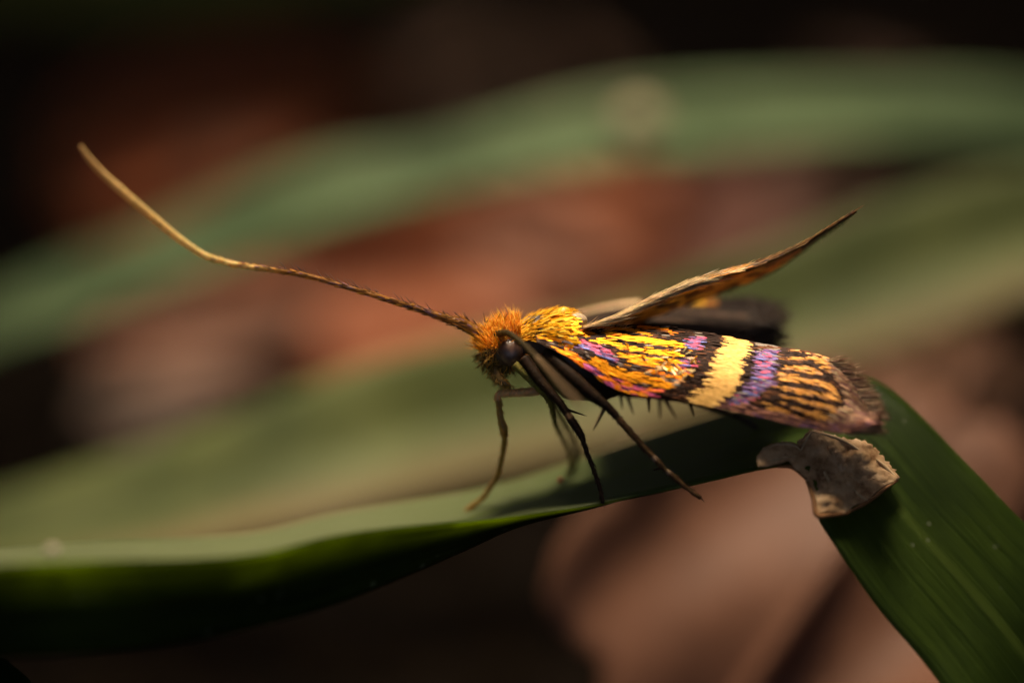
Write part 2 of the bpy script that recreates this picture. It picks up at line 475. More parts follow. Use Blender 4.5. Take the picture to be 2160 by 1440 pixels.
def dead_leaf(center, w, h, rot, tilt, material, label, seed, group=None, yaw=0.0):
    """an oval, wavy-edged, cupped dead leaf with a raised midrib and side veins, all sizes in mm"""
    rs = random.Random(seed)
    na, nr = 40, 8
    ph = [rs.uniform(0, 6.28) for _ in range(4)]
    nrm = Vector((math.sin(yaw) * math.sin(tilt), -math.cos(yaw) * math.sin(tilt), math.cos(tilt)))
    e1 = Vector((0, 0, 1)).cross(nrm)
    e1 = Vector((1, 0, 0)) if e1.length < .01 else -e1.normalized()
    if e1.x < 0: e1 = -e1
    e2 = nrm.cross(e1).normalized()
    a1 = e1 * math.cos(rot) + e2 * math.sin(rot); a2 = -e1 * math.sin(rot) + e2 * math.cos(rot)
    V, F = [], []
    def pt(u, v):
        z = .10 * h * (v * v) * 2 + .06 * w * math.sin(3 * u + ph[0]) * .5 + .05 * h * math.sin(5 * v + 2 * u + ph[1])
        z += .25 * math.exp(-(v * h * .5 / .5) ** 2)                      # midrib
        return center + a1 * (u * w / 2) + a2 * (v * h / 2) + nrm * z
    V.append(pt(0, 0))
    for j in range(1, nr + 1):
        for i in range(na):
            t = 2 * math.pi * i / na
            edge = 1 + .07 * math.sin(5 * t + ph[2]) + .05 * math.sin(9 * t + ph[3]) + .03 * math.sin(17 * t)
            f = j / nr * edge
            V.append(pt(math.cos(t) * f, math.sin(t) * f * (1 - .25 * math.cos(t))))
    for i in range(na): F.append((0, 1 + i, 1 + (i + 1) % na))
    for j in range(nr - 1):
        for i in range(na):
            a, b = 1 + j * na + i, 1 + j * na + (i + 1) % na
            F.append((a, a + na, b + na, b))
    root = bpy.data.objects.new('dead_leaf', None)
    base = center.copy(); root.location = base * MM
    root.empty_display_size = .005
    scene.collection.objects.link(root)
    bl = mesh_obj('leaf_blade', V, F, material, root)
    so = bl.modifiers.new('thickness', 'SOLIDIFY'); so.thickness = .18 * MM
    # stalk and midrib
    pts = [pt(u, 0) + nrm * .05 for u in np.linspace(-.95, 1.25, 12)]
    V, F = [], []
    for i, c in enumerate(pts):
        r = .32 * (1.15 - i / 16)
        for k in range(6):
            a = 2 * math.pi * k / 6
            V.append(c + a2 * (math.cos(a) * r) + nrm * (math.sin(a) * r))
    for i in range(11):
        for k in range(6):
            F.append((i * 6 + k, i * 6 + (k + 1) % 6, i * 6 + 6 + (k + 1) % 6, i * 6 + 6 + k))
    mesh_obj('midrib', V, F, material, root)
    tag(root, label, 'leaf', group)
    return root

def leaf_at(x, y, z, wpx, hpx, rot, tilt, col, label, seed, group=None, yaw=0.0):
    dz = ground_dz(x, y, z)
    k = PXMM * (DIST + dz) / DIST
    return dead_leaf(P(x, y, dz), wpx * k, hpx * k, rot, tilt, leaf_mat('dead_leaf_brown', col), label, seed, group, yaw)

T = math.radians
leaf_at(960, 560, GROUND + 3, 980, 430, T(10), T(40), (.27, .078, .029), 'russet dead leaf behind the moth\'s head and antenna', 1)
leaf_at(1140, 520, GROUND + 6, 330, 240, T(-20), T(45), (.25, .10, .058), 'small pinkish dead leaf lying on the russet leaf', 2)
leaf_at(470, 290, GROUND + 1.5, 720, 330, T(18), T(35), (.38, .10, .03), 'dark red-brown dead leaf behind the antenna tip and upper grass blade', 3)
leaf_at(975, 165, GROUND + 1.5, 300, 170, T(30), T(40), (.085, .042, .022), 'dull brown dead leaf just above the upper grass blade', 4)
leaf_at(440, 705, GROUND + 4, 480, 190, T(12), T(40), (.25, .115, .07), 'pinkish-brown dead leaf between the upper and the middle grass blades', 5)
leaf_at(330, 870, GROUND + 4, 330, 150, T(8), T(40), (.15, .10, .075), 'grey-brown dead leaf at the upper edge of the middle grass blade', 6)
leaf_at(1720, 1260, GROUND + 6.5, 1120, 900, T(55), T(40), (.122, .052, .029), 'large pinkish-brown dead leaf under the bent grass blade', 7)
leaf_at(2010, 815, GROUND + 4, 420, 240, T(-25), T(40), (.24, .12, .07), 'brown dead leaf behind the bend of the green grass blade', 8)
leaf_at(1490, 480, GROUND + 2, 420, 300, T(40), T(35), (.13, .045, .028), 'dark maroon dead leaf behind the raised wing', 9)

rs2 = random.Random(5)
for k in range(18):
    x, y = rs2.uniform(150, 1950), rs2.uniform(170, 900)
    c = rs2.choice([(.11, .042, .02), (.07, .036, .02), (.12, .06, .035), (.06, .024, .013), (.08, .05, .028)])
    leaf_at(x, y, GROUND + rs2.uniform(.3, 1.5), rs2.uniform(130, 330), rs2.uniform(60, 130), rs2.uniform(0, 3.1), T(rs2.uniform(5, 40)), c,
            'small blurred brown leaf scrap lying on the dark soil', 100 + k, 'leaf scraps on the soil', rs2.uniform(-.6, .6))

# ------------------------------------------------------------------ grass blades
def ribbon(stations, n, cols, keel=0.0, wave=0.012):
    """stations: (near x,y,dz, far x,y,dz) -> surface verts/faces with (mm along, 0..1 across)"""
    r = spline(stations, n)
    V, F, UV = [], [], []
    along = 0.0; last = None
    for row in r:
        a, b = P(*row[:3]), P(*row[3:6])
        mid = (a + b) / 2
        if last is not None: along += (mid - last).length
        last = mid
        V.append((a, b)); UV.append(along)
    pts, uv = [], []
    for i in range(n):
        a, b = V[i]
        t = ((V[min(i + 1, n - 1)][0] + V[min(i + 1, n - 1)][1]) - (V[max(i - 1, 0)][0] + V[max(i - 1, 0)][1])).normalized()
        nr = (b - a).cross(t).normalized()
        if nr.z < 0: nr = -nr
        for k in range(cols + 1):
            v = k / cols
            q = a.lerp(b, v) - nr * (keel * (1 - abs(2 * v - 1)) ** 1.0) + nr * (wave * math.sin(v * cols * 1.57))
            pts.append(q); uv.append((UV[i], v))
    for i in range(n - 1):
        for k in range(cols):
            a = i * (cols + 1) + k
            F.append((a, a + 1, a + cols + 2, a + cols + 1))
    return pts, F, uv

def blade(name, stations, n, cols, material, label, keel=.3, thick=.16, group=None, wave=.012):
    root = bpy.data.objects.new(name, None)
    pts, F, uv = ribbon(stations, n, cols, keel, wave)
    low = min(pts, key=lambda p: p.z)
    root.location = low * MM
    root.empty_display_size = .004
    scene.collection.objects.link(root)
    o = mesh_obj('lamina', pts, F, material, root, uvs=uv)
    s = o.modifiers.new('thickness', 'SOLIDIFY'); s.thickness = thick * MM; s.offset = -1
    tag(root, label, 'grass', group)
    return root, o

STAND = [(-900, 1420, -6.6, -900, 1280, -1.0),
         (-300, 1400, -5.6, -300, 1185, 1.2),
         (0, 1385, -4.3, 0, 1160, 2.0),
         (200, 1375, -3.7, 200, 1146, 2.4),
         (400, 1350, -2.9, 400, 1138, 2.8),
         (550, 1318, -2.4, 550, 1124, 3.1),
         (700, 1275, -1.8, 700, 1088, 3.3),
         (850, 1215, -1.1, 850, 1062, 3.4),
         (985, 1156, -0.2, 985, 1040, 3.4),
         (1100, 1106, -0.25, 1100, 1012, 3.5),
         (1270, 1063, -0.15, 1240, 966, 3.8),
         (1400, 1037, -0.2, 1400, 912, 3.8),
         (1500, 1015, -0.25, 1530, 872, 3.7),
         (1610, 990, -0.35, 1660, 838, 3.2),
         (1690, 985, -0.5, 1760, 806, 2.7),
         (1718, 1030, -0.7, 1822, 797, 2.3),
         (1724, 1090, -0.8, 1868, 816, 1.9),
         (1762, 1152, -0.9, 1935, 872, 1.5),
         (1850, 1280, -1.0, 2022, 962, 1.1),
         (1950, 1398, -1.0, 2122, 1066, 0.9),
         (2070, 1560, -1.0, 2275, 1240, 1.2),
         (2290, 1850, 1.0, 2450, 1600, 2.6),
         (2480, 2230, 3.0, 2560, 2150, 4.2)]
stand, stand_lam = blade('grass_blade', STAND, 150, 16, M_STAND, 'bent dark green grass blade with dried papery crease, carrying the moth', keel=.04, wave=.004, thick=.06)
# the near half of the channelled blade: from its keel up to the near margin
FLAP = [(-900, 1420, -6.62, -900, 1290, -8.0),
        (-300, 1400, -5.62, -300, 1215, -7.0),
        (0, 1385, -4.32, 0, 1190, -5.7),
        (200, 1375, -3.72, 200, 1181, -5.1),
        (400, 1350, -2.92, 400, 1178, -4.3),
        (550, 1318, -2.42, 550, 1165, -3.7),
        (700, 1275, -1.82, 700, 1129, -3.0),
        (850, 1215, -1.12, 850, 1109, -2.2),
        (985, 1156, -0.22, 985, 1098, -1.2),
        (1100, 1106, -0.27, 1100, 1085, -0.8),
        (1270, 1065, -0.17, 1270, 1061, -0.2),
        (1400, 1038, -0.22, 1400, 1036.5, -0.22)]
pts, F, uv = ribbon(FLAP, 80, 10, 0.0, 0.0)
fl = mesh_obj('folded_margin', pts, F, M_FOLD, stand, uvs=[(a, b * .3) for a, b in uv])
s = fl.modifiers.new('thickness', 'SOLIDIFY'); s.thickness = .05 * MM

UPPER = [(-900, 1080, 27, -900, 1020, 28),
         (-400, 900, 25, -400, 790, 27),
         (0, 730, 23, 0, 618, 25),
         (150, 682, 22.5, 150, 548, 24.5),
         (300, 627, 22, 330, 478, 24),
         (500, 557, 21.5, 530, 383, 23.5),
         (700, 479, 21, 700, 326, 23),
         (900, 422, 21, 900, 298, 23),
         (1080, 382, 21, 1080, 248, 23),
         (1300, 354, 21, 1300, 193, 23),
         (1600, 324, 22, 1600, 175, 24),
         (1850, 300, 23, 1850, 173, 25),
         (2160, 312, 24, 2160, 183, 26),
         (2500, 402, 25, 2500, 263, 27),
         (3100, 800, 26, 3100, 620, 28),
         (3500, 1500, 13, 3560, 1460, 14)]
up, _ = blade('grass_blade', UPPER, 110, 12, M_UPPER, 'broad pale grey-green grass blade arching above the antenna', keel=.8, thick=.2)
MIDB = [(-900, 1400, 17, -900, 1330, 18), (-400, 1300, 16, -400, 1160, 18), (0, 1240, 14, 0, 1045, 17), (250, 1210, 13.5, 250, 965, 16.5), (480, 1150, 13.5, 480, 885, 16), (620, 1120, 13.5, 620, 825, 16),
        (800, 1075, 14, 780, 765, 16), (1000, 1020, 15, 960, 715, 17), (1300, 940, 16.5, 1280, 650, 18.5), (1500, 870, 16.5, 1480, 575, 18.5), (1750, 785, 16.5, 1700, 490, 18.5), (1950, 725, 16.5, 1900, 415, 18.5),
        (2160, 645, 17, 2160, 355, 19), (2500, 560, 18, 2500, 320, 20), (3000, 640, 17, 3050, 430, 19), (3450, 1350, 12, 3520, 1290, 14)]
mid, _ = blade('grass_blade', MIDB, 110, 12, M_MID, 'broad olive grass blade with a straw-coloured margin behind the moth', keel=.5, thick=.2)
DIMB = [(-300, 10, 44, -300, -160, 47), (200, 20, 44, 200, -150, 47), (450, 5, 44, 450, -170, 47), (700, -40, 44, 700, -200, 47), (1100, -140, 45, 1100, -300, 48), (1700, -300, 44, 1700, -380, 46)]
blade('grass_blade', DIMB, 50, 8, M_DIM, 'dim yellow-green grass blade far behind the antenna tip', keel=.4, thick=.2)
TIPB = [(112, 1470, -.3, 60, 1430, .3), (60, 1470, -.4, 30, 1405, .4), (-60, 1480, -.5, -20, 1380, .5), (-300, 1600, 0, -200, 1400, 1.5), (-700, 2050, 2, -560, 1950, 4), (-800, 2250, 3, -740, 2240, 4)]
blade('grass_blade', TIPB, 40, 8, M_TIP, 'sharp green grass tip with white specks below the folded blade', keel=.1, thick=.12)

# small flecks lying on the blades: parts of them
M_FLECK = simple_mat('pale_fleck', [(.3, (.45, .36, .25)), (.7, (.7, .6, .45))], 4000, .6, .2, 2e-5)
M_BLOTCH = simple_mat('dry_blotch', [(.3, (.20, .17, .10)), (.7, (.34, .28, .17))], 300, .7, .2, 2e-5)
M_MITE = simple_mat('red_fleck', [(.3, (.35, .04, .02)), (.7, (.5, .08, .04))], 4000, .6, .2, 2e-5)
def fleck(x, y, dz, r, mat, parent):
    V, F = [], []
    c = P(x, y, dz)
    for j in range(7):
        th_ = math.pi * j / 6
        for i in range(10):
            ph = .628 * i
            k = r * PXMM * (DIST + dz) / DIST * (1 + .2 * math.sin(3 * ph + j))
            V.append(c + (RGT * (math.sin(th_) * math.cos(ph)) + UPV * math.cos(th_) * .8 + FWD * (math.sin(th_) * math.sin(ph) * .5)) * k)
    for j in range(6):
        for i in range(10): F.append((j * 10 + i, j * 10 + (i + 1) % 10, j * 10 + 10 + (i + 1) % 10, j * 10 + 10 + i))
    mesh_obj('fleck', V, F, mat, parent)
fleck(110, 1160, -5.2, 13, M_FLECK, stand)
fleck(1182, 1012, 2.0, 7, M_MITE, stand)
fleck(1345, 262, 20.9, 52, M_BLOTCH, up)

# dried, papery crease of the standing blade
def patch_dz(x, y):
    return -1.06 + (1080 - y) * .0068 + (x - 1720) * .0034

def dried(outline, center, name, amp, seed, nr=12, na=96):
    oc = spline(outline + [outline[0]], na + 1)[:na]
    V, F = [], []
    for j in range(nr + 1):
        for i in range(na):
            f = j / nr
            jag = 1 + (0.10 * noise.noise(Vector((i * .8, seed, 0))) if j == nr else 0)
            x = center[0] + (oc[i][0] - center[0]) * f * jag
            y = center[1] + (oc[i][1] - center[1]) * f * jag
            # long pleats running across the crease plus crumple
            pl = math.sin((x * .75 + y * .45) * .085 + 2 * noise.noise(Vector((x / 60, y / 60, seed))))
            cr = noise.fractal(Vector((x / 26, y / 26, seed * 3.1)), .8, 2, 5) + .35 * noise.noise(Vector((x / 9, y / 9, seed)))
            V.append(P(x, y, patch_dz(x, y) - amp * (.5 * pl + .9 * cr) * min(1, .25 + 1.5 * (1 - f))))
    for j in range(nr):
        for i in range(na):
            a, b = j * na + i, j * na + (i + 1) % na
            F.append((a, a + na, b + na, b))
    o = mesh_obj(name, V, F, M_PAPER, stand)
    s = o.modifiers.new('thickness', 'SOLIDIFY'); s.thickness = .05 * MM
    return o
dried([(1655, 955), (1690, 925), (1714, 908), (1765, 922), (1830, 935), (1862, 965), (1893, 1008), (1858, 1030), (1830, 1055), (1800, 1068), (1780, 1082), (1742, 1080), (1722, 1084), (1716, 1050), (1700, 1010), (1672, 985)],
      (1775, 1000), 'dried_patch', .19, 2.0, 22, 144)
dried([(1600, 985), (1596, 968), (1612, 945), (1640, 934), (1672, 934), (1690, 948), (1680, 965), (1655, 975), (1625, 983)], (1645, 962), 'dried_patch', .07, 5.0, 7, 64)
def fibre(rows, mat=None):
    V, F, _ = tube(rows, 24, 7)
    mesh_obj('dried_fibre', V, F, mat or M_FIBRE, stand)
for path, r in (([(1712, 910), (1745, 917), (1785, 932), (1826, 958)], 6), ([(1848, 968), (1868, 984), (1894, 1010)], 6), ([(1728, 975), (1752, 1020), (1786, 1078)], 5),
                ([(1800, 1030), (1815, 1045), (1832, 1056)], 4), ([(1608, 950), (1640, 937), (1672, 938), (1690, 950)], 4), ([(1604, 978), (1640, 968), (1678, 962)], 3.5), ([(1690, 948), (1702, 925), (1714, 908)], 6)):
    fibre([(x, y, patch_dz(x, y) - .06, r * .6 * (.5 if i in (0, len(path) - 1) else 1)) for i, (x, y) in enumerate(path)])

M_RUST = simple_mat('browned_rim', [(.3, (.10, .04, .012)), (.7, (.24, .11, .04))], 2500, .7, .4, 3e-5)
for path, r in (([(1700, 1008), (1716, 1050), (1723, 1086), (1750, 1086), (1790, 1082)], 5.5), ([(1790, 1080), (1830, 1058), (1862, 1034), (1894, 1012)], 4.5), ([(1640, 984), (1672, 986), (1702, 1012)], 4)):
    fibre([(x, y, patch_dz(x, y) - .02, r * (.6 if i in (0, len(path) - 1) else 1)) for i, (x, y) in enumerate(path)], M_RUST)

# ------------------------------------------------------------------ the moth
moth = bpy.data.objects.new('moth', None)
moth.location = P(1180, 1000, 0.5) * MM
moth.empty_display_size = .004
scene.collection.objects.link(moth)
tag(moth, 'golden longhorn moth with a banded purple-streaked wing, standing on the bent grass blade', 'moth')

GOLD = (.66, .235, .004); GOLD2 = (.74, .305, .007); ORANGE = (.62, .145, .006); DARK = (.013, .0045, .002); PURPLE = (.095, .05, .125)
PINK = (.40, .06, .11); BLUE = (.09, .10, .26); CREAM = (.52, .295, .085); TAN = (.50, .24, .085); MAUVE = (.085, .036, .032); BROWN = (.075, .026, .010); GREY = (.16, .13, .11)
STRAW = (.92, .72, .42); YELLOW = (.80, .37, .014)

# body: one continuous surface, head to abdomen
SPINE = [(1010, 748, .5, 4), (1017, 746, .5, 24), (1040, 742, .5, 44), (1070, 737, .5, 52), (1094, 728, .5, 46), (1112, 722, .5, 50), (1150, 731, .5, 72), (1193, 750, .5, 90),
         (1235, 765, .5, 80), (1272, 782, .55, 64), (1325, 785, .6, 44), (1400, 790, .7, 33), (1480, 812, .8, 22), (1525, 825, .8, 4)]
sp = spline(SPINE, 90)
def body_point(i, a):
    x, y, dz, r = sp[i]
    return x, y - r * math.sin(a), dz - r * PXMM * .82 * math.cos(a)
V, F, C = [], [], []
SB = 28
for i in range(90):
    for k in range(SB):
        a = 2 * math.pi * k / SB
        x, y, dz = body_point(i, a)
        nz = noise.noise(Vector((x / 14, y / 14, a)))
        V.append(P(x, y + 3 * nz, dz + .02 * nz))
        s_ = math.sin(a)
        if x < 1095: c = (.10, .06, .014) if s_ < .1 else (.30, .12, .015)
        elif s_ > .25: c = (.55, .30, .03)
        else: c = (.022, .010, .005)
        C.append(vary(c, .35))
for i in range(89):
    for k in range(SB):
        F.append((i * SB + k, i * SB + (k + 1) % SB, (i + 1) * SB + (k + 1) % SB, (i + 1) * SB + k))
F.append(tuple(range(SB))); F.append(tuple(89 * SB + k for k in range(SB))[::-1])
mesh_obj('body', V, F, M_BODY, moth, cols=C)

def body_frame(i, a):
    e = .05
    p = P(*body_point(i, a))
    t = P(*body_point(min(i + 1, 89), a)) - P(*body_point(max(i - 1, 0), a))
    b = P(*body_point(i, a + e)) - P(*body_point(i, a - e))
    nn = t.cross(b).normalized()
    c = P(sp[i][0], sp[i][1], sp[i][2])
    if nn.dot(p - c) < 0: nn = -nn
    return p, t.normalized(), nn

def eye(x, y, dz, r):
    V, F = [], []
    nu, nv = 28, 18
    c = P(x, y, dz)
    for j in range(nv + 1):
        th = math.pi * j / nv
        for i in range(nu):
            ph = 2 * math.pi * i / nu
            V.append(c + (RGT * (math.sin(th) * math.cos(ph)) + UPV * (math.cos(th) * 1.08) + FWD * (math.sin(th) * math.sin(ph) * .85)) * (r * PXMM))
    for j in range(nv):
        for i in range(nu):
            F.append((j * nu + i, j * nu + (i + 1) % nu, (j + 1) * nu + (i + 1) % nu, (j + 1) * nu + i))
    return mesh_obj('eye', V, F, M_EYE, moth)
eye(1077, 742, .16, 28)
eye(1077, 742, .84, 28)

# head tuft, collar hair, thorax scales
tuft = Flakes()
xs_idx = [i for i in range(90) if sp[i][0] < 1100]
for _ in range(1500):
    i = random.choice(xs_idx)
    a = random.uniform(.12, math.pi - .12)
    x, y, dz = body_point(i, a)
    if (x - 1077) ** 2 + (y - 742) ** 2 < 26 ** 2 and dz < .5: continue
    if y > 742: continue
    p, t, nn = body_frame(i, a)
    d = nn * 1.0 + UPV * random.uniform(.2, .7) + RGT * random.uniform(-.45, .25) + Vector((random.gauss(0, .2), random.gauss(0, .2), random.gauss(0, .2)))
    L = random.uniform(16, 38) * PXMM
    tuft.hair(p, d, L, random.uniform(.9, 1.5) * PXMM, vary(random.choice([(.90, .36, .012), (.96, .46, .02), (.85, .27, .01), (.98, .60, .07)]), .15),
              bend=Vector((random.gauss(0, .2), random.gauss(0, .2), random.gauss(0, .15))))
for (bx, by, tx, ty) in ((1024, 680, 1019, 654), (1046, 680, 1060, 652), (1062, 676, 1074, 656), (1030, 672, 1016, 700)):
    q = P(bx, by, .35); e = P(tx, ty, .3)
    tuft.hair(q, e - q, (e - q).length, 1.3 * PXMM, (.03, .015, .008))
tuft.build('head_tuft', M_HAIR, moth)
face = Flakes()
for _ in range(700):                               # olive face and cheek hairs
    i = random.choice(xs_idx); a = random.uniform(-1.5, .35) if random.random() < .8 else random.uniform(2.6, 4.2)
    x, y, dz = body_point(i, a)
    if (x - 1077) ** 2 + (y - 742) ** 2 < 31 ** 2 and dz < .5: continue
    p, t, nn = body_frame(i, a)
    d = nn * .5 + UPV * random.uniform(-.8, .0) + RGT * random.uniform(-.5, .4) + Vector((random.gauss(0, .2), random.gauss(0, .2), random.gauss(0, .2)))
    face.hair(p, d, random.uniform(9, 22) * PXMM, random.uniform(.8, 1.3) * PXMM, vary(random.choice([(.45, .24, .03), (.30, .20, .03), (.12, .08, .02), (.75, .36, .03)]), .2))
for k in range(46):                                # ring of orange hair round the eye
    a = k / 46 * 6.283
    if math.pi * 1.1 < a < math.pi * 1.5: continue
    x, y = 1077 + 28 * math.cos(a), 742 - 30 * math.sin(a)
    d = RGT * math.cos(a) + UPV * math.sin(a) - FWD * .7 + RGT * random.uniform(-.3, .3)
    face.hair(P(x, y, .12), d, random.uniform(10, 20) * PXMM, 1.1 * PXMM, vary((.75, .28, .015), .3))
face.build('face_hair', M_HAIR, moth)

# palps under the face
def palp(rows, c):
    V, F, r = tube(rows, 16, 9)
    o = mesh_obj('palp', V, F, M_BODY, moth, cols=[vary(c, .3) for _ in V])
    fk = Flakes()
    for _ in range(110):
        k = random.randrange(2, 16)
        x, y, dz, rad = r[k]
        a = random.uniform(0, 6.28)
        d = RGT * math.cos(a) * .8 - UPV * random.uniform(.1, 1.0) - FWD * random.uniform(-.4, .6)
        fk.hair(P(x + rad * .7 * math.cos(a), y, dz - rad * PXMM * .5), d, random.uniform(8, 20) * PXMM, .9 * PXMM, vary(random.choice([(.45, .25, .04), (.14, .09, .02), (.65, .36, .07)]), .2))
    fk.build('palp_hair', M_HAIR, o)
palp([(1046, 775, .2, 9), (1052, 795, .12, 10), (1066, 808, .1, 8), (1078, 815, .1, 3)], (.16, .09, .02))
palp([(1040, 775, .7, 9), (1046, 796, .75, 10), (1058, 808, .8, 8), (1070, 818, .8, 3)], (.16, .09, .02))

th = Flakes()
ti = [i for i in range(90) if 1082 < sp[i][0] < 1225]
for _ in range(2200):
    i = random.choice(ti); a = random.uniform(.05, math.pi - .1)
    x, y, dz = body_point(i, a)
    p, t, nn = body_frame(i, a)
    s_ = math.sin(a)
    d = t + UPV * random.uniform(-.15, .15) + nn * random.uniform(0, .25) + RGT * .3
    n1 = noise.noise(Vector((x / 22, y / 12, 3.3)))
    if x > 1192 and s_ > .3: continue
    if n1 > .30: c = random.choice([(.30, .25, .24), GREY, BROWN])
    elif s_ < .32: c = random.choice([GOLD, GOLD2, ORANGE, BROWN])
    else: c = random.choice([GOLD2, YELLOW, YELLOW, (.92, .55, .06)])
    if random.random() < .4 and x < 1140:
        th.hair(p, d + nn * random.uniform(.3, .9) , random.uniform(18, 34) * PXMM, 1.2 * PXMM, vary((.92, .50, .04), .15), bend=-nn * .3)
    else:
        th.scale(p + nn * .008, d, nn, random.uniform(22, 42) * PXMM, random.uniform(3.5, 6) * PXMM, vary(c, .12), lift=random.uniform(.01, .08))
th.build('thorax_scales', M_SCALE, moth)
# tegula: shoulder flap, and the pale scutellum knob
def shield(name, x, y, dz, rx, ry, rzmm, rot, c, mat):
    V, F, C = [], [], []
    nu, nv = 24, 14
    o = P(x, y, dz)
    for j in range(nv + 1):
        th_ = math.pi * j / nv
        for i in range(nu):
            ph = 2 * math.pi * i / nu
            lx, ly, lz = rx * math.sin(th_) * math.cos(ph), ry * math.cos(th_), math.sin(th_) * math.sin(ph) * rzmm
            lx *= 1 + .25 * ly / ry
            X = lx * math.cos(rot) - ly * math.sin(rot); Y = lx * math.sin(rot) + ly * math.cos(rot)
            V.append(o + RGT * (X * PXMM) + UPV * (Y * PXMM) + FWD * lz); C.append(vary(c, .2))
    for j in range(nv):
        for i in range(nu):
            F.append((j * nu + i, j * nu + (i + 1) % nu, (j + 1) * nu + (i + 1) % nu, (j + 1) * nu + i))
    return mesh_obj(name, V, F, mat, moth, cols=C)
tg = shield('tegula', 1184, 672, .18, 15, 27, .16, T(-28), (.85, .48, .03), M_BODY)
fk = Flakes()
for _ in range(220):
    u, v = random.uniform(-1, 1), random.uniform(-1, 1)
    if u * u + v * v > 1: continue
    lx, ly = 14 * u, 25 * v
    X = lx * math.cos(T(-28)) - ly * math.sin(T(-28)); Y = lx * math.sin(T(-28)) + ly * math.cos(T(-28))
    p = P(1184 + X, 672 - Y, .18 - .16 * math.sqrt(max(0, 1 - u * u - v * v)) - .01)
    fk.scale(p, RGT * -.3 - UPV + RGT * random.uniform(-.3, .3), -FWD + UPV * .6 + RGT * u * .5, random.uniform(12, 20) * PXMM, 5 * PXMM, vary(random.choice([YELLOW, YELLOW, (1, .72, .16), GOLD2]), .12), lift=random.uniform(.05, .25))
fk.build('tegula_scales', M_SCALE, tg)
shield('scutellum', 1217, 676, .26, 21, 17, .24, T(-15), (.50, .37, .24), M_BODY)

# ---- near forewing
def interp_poly(poly, t):
    return spline(poly, 200)[int(round(t * 199))]
TOP = spline([(1128, 700), (1170, 694), (1230, 690), (1300, 686), (1380, 687), (1450, 696), (1530, 710), (1620, 728), (1700, 742), (1745, 758), (1785, 790), (1812, 830), (1838, 876)], 240)
BOT = spline([(1132, 722), (1160, 735), (1195, 752), (1240, 782), (1290, 815), (1340, 831), (1400, 838), (1450, 847), (1510, 860), (1600, 880), (1690, 900), (1770, 912), (1840, 898)], 240)
def wing_xy(u, v):
    k = u * 239; i = min(int(k), 238); f = k - i
    a = TOP[i] * (1 - f) + TOP[i + 1] * f
    b = BOT[i] * (1 - f) + BOT[i + 1] * f
    return a * (1 - v) + b * v
def wing_dz(u, v):
    top = .02 + .38 * math.sin(min(1, u * 1.5) * math.pi / 2) - .75 * u * u
    bot = -.42 - .45 * math.sin(min(1, u * 2) * math.pi / 2) - .1 * u
    return top * (1 - v) + bot * v - .16 * math.sin(math.pi * v) * min(1, u * 6) - .5 * u ** 3
def wing_p(u, v):
    x, y = wing_xy(u, v)
    return P(x, y, wing_dz(u, v))
def wing_frame(u, v):
    e = .004
    p = wing_p(u, v)
    t = (wing_p(min(1, u + e), v) - wing_p(max(0, u - e), v)).normalized()
    b = wing_p(u, min(1, v + e * 3)) - wing_p(u, max(0, v - e * 3))
    nn = t.cross(b).normalized()
    if nn.dot(FWD) > 0: nn = -nn
    return p, t, nn

def pd(x, y, pl):
    best = 1e9; bt = 0
    for i in range(len(pl) - 1):
        ax, ay = pl[i]; bx, by = pl[i + 1]
        dx, dy = bx - ax, by - ay
        t = max(0, min(1, ((x - ax) * dx + (y - ay) * dy) / (dx * dx + dy * dy)))
        d = math.hypot(x - ax - t * dx, y - ay - t * dy)
        if d < best: best = d; bt = (i + t) / (len(pl) - 1)
    return best, bt
def edge_x(pl, y):
    ys = [q[1] for q in pl]; xs_ = [q[0] for q in pl]
    return float(np.interp(y, ys, xs_))
E_DARK1 = [(1474, 690), (1474, 715), (1466, 740), (1452, 765), (1438, 790), (1412, 812), (1375, 828), (1350, 850)]
E_YL = [(1524, 690), (1517, 712), (1505, 740), (1494, 762), (1482, 802), (1462, 822), (1438, 836), (1420, 860)]
E_YR = [(1566, 700), (1570, 720), (1572, 738), (1560, 760), (1550, 795), (1541, 822), (1510, 842), (1490, 875)]
E_D2 = [(1588, 700), (1586, 743), (1584, 770), (1574, 802), (1552, 824), (1528, 840), (1500, 880)]
E_PU = [(1640, 720), (1634, 750), (1628, 775), (1622, 806), (1608, 820), (1570, 842), (1540, 880)]
E_D3 = [(1650, 720), (1646, 750), (1640, 775), (1634, 806), (1622, 826), (1608, 846), (1580, 890)]
GSTREAK = [([(1130, 706), (1160, 708), (1185, 706)], 9, GOLD2), ([(1170, 706), (1195, 701), (1234, 704)], 7, GOLD), ([(1255, 692), (1290, 693), (1320, 697), (1356, 705)], 3.2, GOLD), ([(1335, 690), (1377, 692), (1410, 701)], 3.2, ORANGE),
           ([(1272, 703), (1302, 710), (1360, 719), (1422, 726)], 7.5, GOLD2), ([(1250, 716), (1277, 720), (1302, 729), (1343, 738), (1377, 743), (1424, 747)], 5.2, GOLD2),
           ([(1296, 742), (1327, 757), (1360, 766), (1395, 774), (1420, 780)], 6, GOLD), ([(1248, 756), (1277, 772), (1310, 787), (1343, 795), (1396, 812)], 9.5, GOLD),
           ([(1320, 748), (1370, 757), (1430, 762)], 3.5, GOLD), ([(1360, 782), (1400, 790), (1425, 795)], 4, ORANGE)]
COSTA = [(1180, 742), (1205, 756), (1230, 771), (1260, 788), (1293, 807), (1327, 821), (1380, 833)]
PUR1 = [(1198, 717), (1235, 727), (1268, 740), (1286, 752)]
